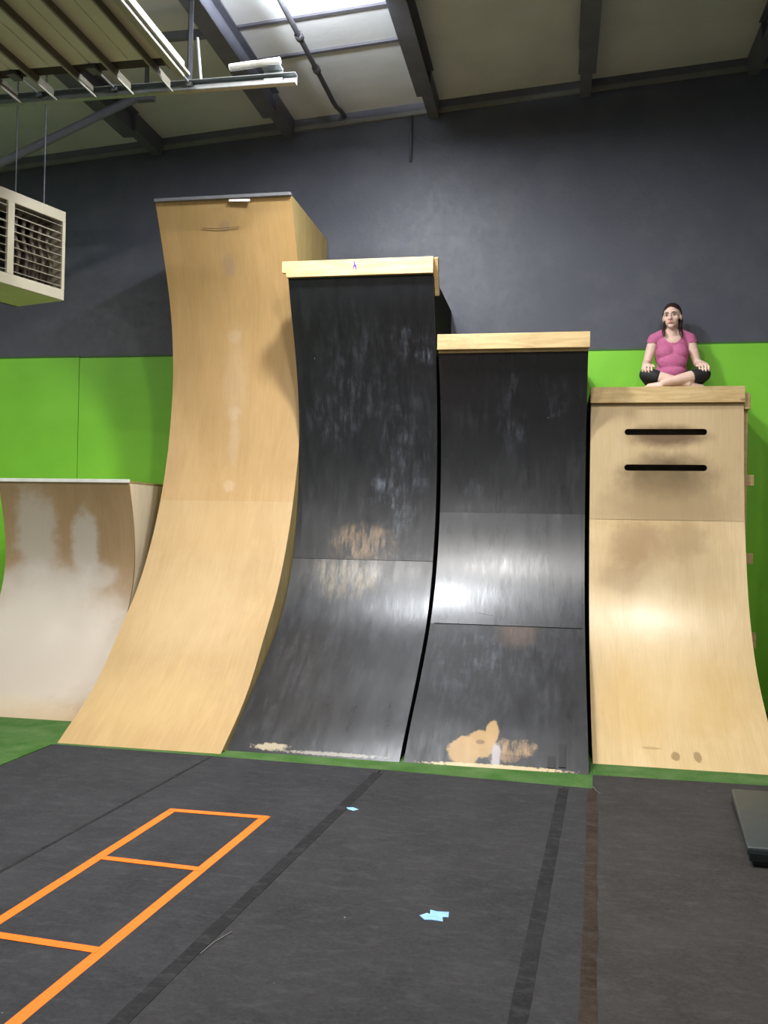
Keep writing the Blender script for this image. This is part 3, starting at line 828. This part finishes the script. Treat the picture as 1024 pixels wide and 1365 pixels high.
# blue tape scrap and fleck
bm = bmesh.new()
oc = [(-.525, 3.735), (-.50, 3.765), (-.485, 3.758), (-.490, 3.80), (-.460, 3.790), (-.412, 3.795), (-.408, 3.745), (-.432, 3.742), (-.425, 3.700), (-.470, 3.705), (-.50, 3.700)]
prism_z(bm, oc, .0062, .0085)
tag(obj('tape_scrap', bm, M['blue_tape']), 'pale blue cross-shaped tape scrap lying on the floor mat', 'tape')
bm = bmesh.new(); prism_z(bm, [(-1.135, 5.05), (-1.10, 5.06), (-1.06, 5.03), (-1.085, 5.0), (-1.12, 5.02)], .0082, .010)
tag(obj('tape_scrap', bm, M['blue_tape']), 'tiny pale blue tape fleck on the left black seam', 'tape')
for pts_, lab in (([(-1.265, 3.22), (-1.25, 3.32), (-1.215, 3.42)], 'thin white scratch thread along the left black seam'),
                  ([(.245, 5.83), (.262, 5.74), (.285, 5.68)], 'small white thread lying at the turf edge by the brown seam')):
    bm = bmesh.new(); tube(bm, [(x, y, .0092) for x, y in pts_], .0018, 6)
    tag(obj('loose_thread', bm, M['steel_trim']), lab, 'thread')

# folded mat at the right edge
t = empty('folded_mat', (1.5, 5.2, .006))
tag(t, 'folded black vinyl exercise mat lying at the right edge', 'mat')
for nm, z0, z1, mt, dx in (('lower_panel', 0, .047, M['vinyl'], .025), ('upper_panel', .050, .094, M['vinyl_grey'], 0)):
    bm = bmesh.new()
    poly = [(-.585+dx, -.56), (.55, -.585), (.60, .47), (-.475, .46)]
    prism_z(bm, poly, z0, z1)
    bmesh.ops.bevel(bm, geom=list(bm.edges), offset=.012, segments=3, affect='EDGES', profile=.5)
    obj(nm, bm, mt, t, smooth=True)
bm = bmesh.new(); prism_z(bm, [(-.575, -.572), (.55, -.597), (.55, -.580), (-.575, -.555)], .03, .066); obj('hinge_fold', bm, M['vinyl'], t)

# ---------------------------------------------------------------- seated person
def capsule(bm, p, q, r0, r1, seg=14, n=6):
    p, q = Vector(p), Vector(q)
    pts, rs = [], []
    d = (q-p); L_ = max(d.length, 1e-6); d = d/L_
    for k in range(n): a_ = PI/2*(1-k/n); pts.append(p-d*r0*math.sin(a_)); rs.append(max(.0005, r0*math.cos(a_)))
    pts.append(p); rs.append(r0)
    pts.append(q); rs.append(r1)
    for k in range(1, n+1): a_ = PI/2*k/n; pts.append(q+d*r1*math.sin(a_)); rs.append(max(.0005, r1*math.cos(a_)))
    tube(bm, pts, rs, seg)
def ell(bm, c, r, rot=None, seg=24):
    res = bmesh.ops.create_uvsphere(bm, u_segments=seg, v_segments=seg//2+2, radius=1)
    M_ = Matrix.Translation(c) @ (rot.to_4x4() if rot else Matrix.Identity(4)) @ Matrix.Diagonal((*r, 1))
    bmesh.ops.transform(bm, matrix=M_, verts=res['verts'])
def chain(bm, pts, rs):
    for i in range(len(pts)-1): capsule(bm, pts[i], pts[i+1], rs[i], rs[i+1])
def remesh(bm, voxel, smooth_it=4, cutf=None, solid=0):
    me = D.meshes.new('t'); bm.to_mesh(me); bm.free()
    o = D.objects.new('t', me); COL.objects.link(o)
    r = o.modifiers.new('r', 'REMESH'); r.mode = 'VOXEL'; r.voxel_size = voxel
    s = o.modifiers.new('s', 'SMOOTH'); s.iterations = smooth_it; s.factor = .5
    bpy.context.view_layer.update()
    dg = bpy.context.evaluated_depsgraph_get()
    m2 = D.meshes.new_from_object(o.evaluated_get(dg), depsgraph=dg)
    D.objects.remove(o)
    b = bmesh.new(); b.from_mesh(m2); D.meshes.remove(m2)
    if cutf:
        dead = [v for v in b.verts if cutf(v.co)]
        bmesh.ops.delete(b, geom=dead, context='VERTS')
    if solid:
        bmesh.ops.solidify(b, geom=b.faces, thickness=solid)
    return b

skin = N('fair_skin', .5, .4)
skin.col(skin.ramp(skin.noise(skin.coord(), 18, 3), [(.3, (.74, .50, .40)), (.7, (.82, .60, .50))]))
skin.set('Subsurface Weight', .08)
skin = skin.m
hairm = N('dark_brown_hair', .45, .4)
hairm.col(hairm.ramp(hairm.noise(hairm.coord('Object', (3, 3, .6)), 30, 4), [(.3, (.018, .008, .006)), (.7, (.055, .022, .016))]))
hairm.bump(hairm.noise(hairm.coord('Object', (3, 3, .5)), 40, 3), .5, .004)
hairm = hairm.m
shirt = N('heather_pink_jersey', .85, .2)
sc_ = shirt.coord()
shc = shirt.ramp(shirt.noise(shirt.coord('Object', (1, 1, 3)), 60, 4, .8), [(.3, (.44, .095, .22)), (.7, (.62, .20, .36))])
shirt.col(shc); shirt.bump(shirt.noise(shirt.coord('Object', (1, 1, 2.5)), 13, 3), .5, .012)
shirt = shirt.m
pants = simple('black_capri_leggings', (.010, .010, .012), .7, var=.3)

P0 = Vector((.985, 8.46, 2.795))
person = empty('person', P0)
tag(person, 'seated cross-legged person in pink top and black leggings on the ramp top', 'person')
headrot = Matrix.Rotation(math.radians(-17), 3, 'Z') @ Matrix.Rotation(math.radians(-3), 3, 'Y')
HC = Vector((-.005, -.005, .695))
def hp(x, y, z): return HC + headrot @ Vector((x, y, z))

bm = bmesh.new()
# torso
ell(bm, (0, .055, .10), (.155, .115, .10)); ell(bm, (0, .045, .22), (.125, .098, .13)); ell(bm, (0, .035, .36), (.138, .10, .13))
ell(bm, (0, .04, .46), (.145, .085, .085)); ell(bm, (-.055, -.02, .38), (.065, .06, .06)); ell(bm, (.055, -.02, .38), (.065, .06, .06))
chain(bm, [(-.148, .035, .510), (-.06, .035, .55), (.06, .035, .55), (.148, .035, .510)], [.050, .045, .045, .050])
chain(bm, [(0, .035, .52), (0, .015, .60), hp(0, .02, -.05)], [.058, .046, .048])
# head
ell(bm, hp(0, .018, .035), (.074, .092, .088), headrot); ell(bm, hp(0, -.028, -.035), (.056, .058, .072), headrot)
ell(bm, hp(0, -.062, -.088), (.026, .022, .022), headrot)
ell(bm, hp(-.038, -.052, -.022), (.026, .022, .026), headrot); ell(bm, hp(.038, -.052, -.022), (.026, .022, .026), headrot)
chain(bm, [hp(0, -.080, .018), hp(0, -.096, -.012), hp(0, -.103, -.030)], [.009, .0105, .013])
capsule(bm, hp(-.013, -.090, -.033), hp(.013, -.090, -.033), .008, .008)
capsule(bm, hp(-.038, -.070, .030), hp(.038, -.070, .030), .012, .012)
capsule(bm, hp(-.016, -.083, -.060), hp(.016, -.083, -.060), .009, .009)
for s in (-1, 1):
    ell(bm, hp(s*.076, .010, -.005), (.010, .020, .032), headrot)
    # arm: shoulder, elbow, wrist over the knee
    sh, el_, wr = Vector((s*.152, .035, .505)), Vector((s*.218, .02, .285)), Vector((s*.238, -.160, .250))
    chain(bm, [sh, sh.lerp(el_, .5), el_], [.050, .046, .036])
    chain(bm, [el_, el_.lerp(wr, .4), wr], [.037, .036, .025])
    # palm draped over the knee, fingers curling down its front
    pk = Vector((s*.236, -.232, .232))
    px_, inn = s, Vector((-s, 0, 0))
    for k in (-1, 0, 1):
        capsule(bm, wr+inn*(.010*k), pk+inn*(.024*k)+Vector((0, .0, -abs(k)*.004)), .020, .016)
    for k, (off, ln) in enumerate(((-.027, .046), (-.009, .056), (.009, .052), (.027, .040))):
        b0 = pk + inn*off*-1
        a1 = b0 + Vector((inn.x*-.004*(k-1.5)*2, -ln*.55, -.022)); a2 = a1 + Vector((0, -ln*.22, -ln*.50)); a3 = a2 + Vector((0, .004, -ln*.42))
        chain(bm, [b0, a1, a2, a3], [.0100, .0092, .0085, .0072])
    th0 = wr.lerp(pk, .35) + inn*.022; th1 = th0 + inn*.030 + Vector((0, -.030, -.010)); th2 = th1 + inn*.010 + Vector((0, -.028, -.018))
    chain(bm, [th0, th1, th2], [.014, .0115, .009])
    # legs: hip, knee, crossed shin, foot tucked under the other knee
    hip, kn = Vector((s*.085, .03, .085)), Vector((s*.235, -.215, .150))
    an = Vector((-s*.105, -.30-.035*s, .060))
    chain(bm, [hip, hip.lerp(kn, .5), kn], [.090, .080, .058])
    chain(bm, [kn, kn.lerp(an, .35), an], [.056, .054, .034])
    heel = an + Vector((-s*.02, .01, -.018)); ball = an + Vector((-s*.115, .045, -.022)); toe = ball + Vector((-s*.035, .005, -.008))
    chain(bm, [heel, ball], [.032, .026])
    for k in range(5):
        b0 = ball + Vector((0, -.022+.011*k, .0)); capsule(bm, b0, b0+Vector((-s*(.040-.004*k), .004, -.008)), .010, .008)
b = remesh(bm, .0055, 3)
body = obj('body', b, skin, person, smooth=True)

# shirt: looser shell, cap sleeves, scoop neck, hem over the lap
bm = bmesh.new()
ell(bm, (0, .052, .13), (.160, .128, .115)); ell(bm, (0, .040, .22), (.137, .112, .13)); ell(bm, (0, .032, .36), (.150, .112, .135))
ell(bm, (0, .04, .455), (.156, .097, .098)); ell(bm, (-.055, -.022, .375), (.085, .072, .075)); ell(bm, (.055, -.022, .375), (.085, .072, .075)); ell(bm, (0, -.03, .29), (.125, .075, .09)); ell(bm, (0, -.10, .075), (.10, .10, .055)); ell(bm, (0, -.17, .07), (.05, .06, .035))
ell(bm, (0, -.045, .095), (.105, .075, .075)); ell(bm, (0, -.02, .20), (.12, .09, .07))
chain(bm, [(-.150, .035, .507), (-.06, .035, .55), (.06, .035, .55), (.150, .035, .507)], [.056, .055, .055, .056])
for s in (-1, 1):
    chain(bm, [(s*.152, .035, .505), (s*.178, .030, .425)], [.057, .054])
def cut_shirt(c):
    # neckline
    dx, dz = c.x/.086, (c.z-.585)/.125
    if c.y < .06 and dx*dx+dz*dz < 1: return True
    if c.z > .575 and abs(c.x) < .075: return True
    # sleeve openings
    for s in (-1, 1):
        if s*c.x > .138 and c.z < .466 - (s*c.x-.17)*-.15: return True
    if c.z < .045 - (.02 if abs(c.x) < .06 else 0): return True
    return False
b = remesh(bm, .006, 4, cut_shirt)
obj('pink_top', b, shirt, person, smooth=True)['label'] = 'short sleeved heather pink top'
# leggings
bm = bmesh.new()
ell(bm, (0, .055, .095), (.158, .118, .092))
for s in (-1, 1):
    hip, kn = Vector((s*.085, .03, .085)), Vector((s*.235, -.215, .150)); an = Vector((-s*.105, -.30-.035*s, .060))
    chain(bm, [hip, hip.lerp(kn, .5), kn], [.094, .085, .064])
    chain(bm, [kn, kn.lerp(an, .22)], [.063, .062])
b = remesh(bm, .007, 3)
obj('leggings', b, pants, person, smooth=True)['label'] = 'black cropped leggings'
# hair: cap, side strands falling to the collar
bm = bmesh.new()
ell(bm, hp(0, .026, .043), (.082, .100, .092), headrot)
ell(bm, hp(0, .095, .02), (.04, .035, .045), headrot)
for s in (-1, 1):
    ell(bm, hp(s*.062, .02, .02), (.022, .055, .055), headrot)
def cut_hair(c):
    q = headrot.inverted() @ (c-HC)
    # face opening
    if q.y < -.005 and q.z < .085 - abs(q.x)*.35 - (q.y+.075)*.25 and abs(q.x) < .078: return True
    if q.z < -.05: return True
    return False
b = remesh(bm, .005, 3, cut_hair)
hair = obj('hair', b, hairm, person, smooth=True)
bm = bmesh.new()
chain(bm, [hp(-.062, .045, -.03), (-.074, .02, .60), (-.078, -.035, .55), (-.075, -.052, .520)], [.018, .016, .015, .007])
chain(bm, [hp(.066, .045, -.02), (.070, .02, .60), (.070, -.035, .55), (.074, -.055, .505)], [.019, .018, .017, .007])
b = remesh(bm, .005, 2); obj('side_strands', b, hairm, hair, smooth=True)
# eyes, brows, lips
for s in (-1, 1):
    bm = bmesh.new(); ell(bm, hp(s*.031, -.0715, .006), (.0125, .0075, .0065), headrot, 14)
    e = obj('eye', bm, simple('eye_white', (.30, .26, .24), .3), person, smooth=True)
    bm = bmesh.new(); ell(bm, hp(s*.031-.002, -.0775, .006), (.0058, .003, .0058), headrot, 12); obj('iris', bm, simple('dark_iris', (.02, .015, .012), .3), e, smooth=True)
    bm = bmesh.new(); chain(bm, [hp(s*.015, -.083, .026), hp(s*.032, -.0835, .031), hp(s*.048, -.074, .025)], [.003, .0035, .002]); obj('eyebrow', bm, hairm, person, smooth=True)
bm = bmesh.new(); chain(bm, [hp(-.022, -.082, -.060), hp(-.008, -.0905, -.057), hp(.008, -.0905, -.057), hp(.022, -.082, -.060)], [.003, .005, .005, .003])
chain(bm, [hp(-.018, -.084, -.064), hp(0, -.091, -.066), hp(.018, -.084, -.064)], [.003, .0055, .003])
obj('lips', bm, simple('pink_lips', (.50, .17, .14), .4), person, smooth=True)

# ---------------------------------------------------------------- hall lamps (hanging high-bay fittings, some added only as fill)
lens_m = N('lamp_lens', .3); lens_m.col((.9, .9, .9)); lens_m.set('Emission Color', (1, .97, .92, 1)); lens_m.set('Emission Strength', 6)
lens_m = lens_m.m
def lamp(x, y, z, power, col, lab, size=.42, up=0, upz=.12, upx=.3):
    t = empty('high_bay_lamp', (x, y, z)); tag(t, lab, 'lamp', 'hanging high bay lamps')
    bm = bmesh.new()
    prof = [(.215, .0), (.222, .015), (.20, .09), (.13, .16), (.07, .19), (.06, .26), (.0005, .265)]
    rings = []
    for r_, h_ in prof: rings.append([bm.verts.new((r_*math.cos(2*PI*k/28), r_*math.sin(2*PI*k/28), h_)) for k in range(28)])
    for i in range(len(rings)-1):
        for k in range(28): bm.faces.new((rings[i][k], rings[i][(k+1) % 28], rings[i+1][(k+1) % 28], rings[i+1][k]))
    obj('reflector', bm, M['galv'], t, smooth=True)
    bm = bmesh.new(); bmesh.ops.create_circle(bm, cap_ends=True, radius=.205, segments=28); bmesh.ops.translate(bm, verts=bm.verts, vec=(0, 0, .012))
    obj('lens', bm, lens_m, t)
    bm = bmesh.new(); tube(bm, [(0, 0, .26), (0, 0, zr(x)-z)], .006, 6); obj('hanging_rod', bm, M['conduit'], t)
    l = D.lights.new('lamp_light', 'AREA'); l.shape = 'DISK'; l.size = size; l.energy = power; l.color = col
    lo = D.objects.new('lamp_light', l); COL.objects.link(lo); lo.parent = t; lo.location = (0, 0, -.01)
    if up:
        l = D.lights.new('lamp_uplight', 'SPOT'); l.spot_size = math.radians(172); l.spot_blend = .1; l.shadow_soft_size = .08; l.energy = up; l.color = col
        lo = D.objects.new('lamp_uplight', l); COL.objects.link(lo); lo.parent = t; lo.location = (upx, 0, upz); lo.rotation_euler = (PI, 0, 0)
WARM = (1, .97, .93); COOL = (.93, .96, 1)
lamp(-1.47, 6.10, 5.33, 190, COOL, 'round hanging lamp nearest the ramps', up=230, upz=.02, upx=-.30, size=.30)
lamp(-.80, 4.1, 5.36, 150, WARM, 'round hanging lamp, middle one of the near row', up=42, size=.28)
lamp(-2.40, 4.1, 5.22, 125, WARM, 'round hanging lamp, left one of the near row beside the door', up=42, size=.26)
lamp(1.2, 4.1, 5.50, 80, WARM, 'round hanging lamp, right one of the near row', up=75)
lamp(-2.0, -3.0, 5.2, 170, WARM, 'round hanging lamp at the back of the hall, middle row', up=42)
lamp(4.2, 1.0, 5.6, 95, WARM, 'added round fill lamp on the right, nearer the ramps', up=42)  # unseen fill, added to lift the right side
lamp(-6.9, 4.0, 4.85, 170, WARM, 'added round fill lamp far left beyond the raised door', up=42)  # added out of view to brighten the left wall
lamp(-5.2, .6, 5.0, 130, WARM, 'added round fill lamp on the left behind the raised door', up=42)  # extra fill from the left, not a known fitting
lamp(4.6, -4.0, 5.6, 90, WARM, 'added round fill lamp at the back right of the hall', up=42)  # added for more ambient light in the hall

w = D.worlds.new('World'); S.world = w; w.use_nodes = True
w.node_tree.nodes['Background'].inputs[0].default_value = (.5, .5, .5, 1); w.node_tree.nodes['Background'].inputs[1].default_value = .05

# ---------------------------------------------------------------- camera
f_px, pitch, yaw, roll, hc = 1222.5, .0138, .1863, .0184, 1.6007
cy_, sy_ = math.cos(yaw), math.sin(yaw)
r0 = Vector((cy_, sy_, 0)); f0 = Vector((-sy_, cy_, 0)); u0 = Vector((0, 0, 1))
F_ = f0*math.cos(pitch)+u0*math.sin(pitch); U_ = -f0*math.sin(pitch)+u0*math.cos(pitch)
R_ = r0*math.cos(roll)+U_*math.sin(roll); V_ = -r0*math.sin(roll)+U_*math.cos(roll)
cam = D.cameras.new('camera'); co = D.objects.new('camera', cam); COL.objects.link(co)
cam.sensor_fit = 'VERTICAL'; cam.sensor_height = 36; cam.sensor_width = 27; cam.lens = f_px/1365*36
cam.clip_start = .05; cam.clip_end = 100
co.matrix_world = Matrix(((R_.x, V_.x, -F_.x, 0), (R_.y, V_.y, -F_.y, 0), (R_.z, V_.z, -F_.z, hc), (0, 0, 0, 1)))
S.camera = co
S.view_settings.view_transform = 'Standard'; S.view_settings.look = 'None'
S.view_settings.exposure = -.15; S.view_settings.gamma = 1; S.view_settings.use_curve_mapping = False
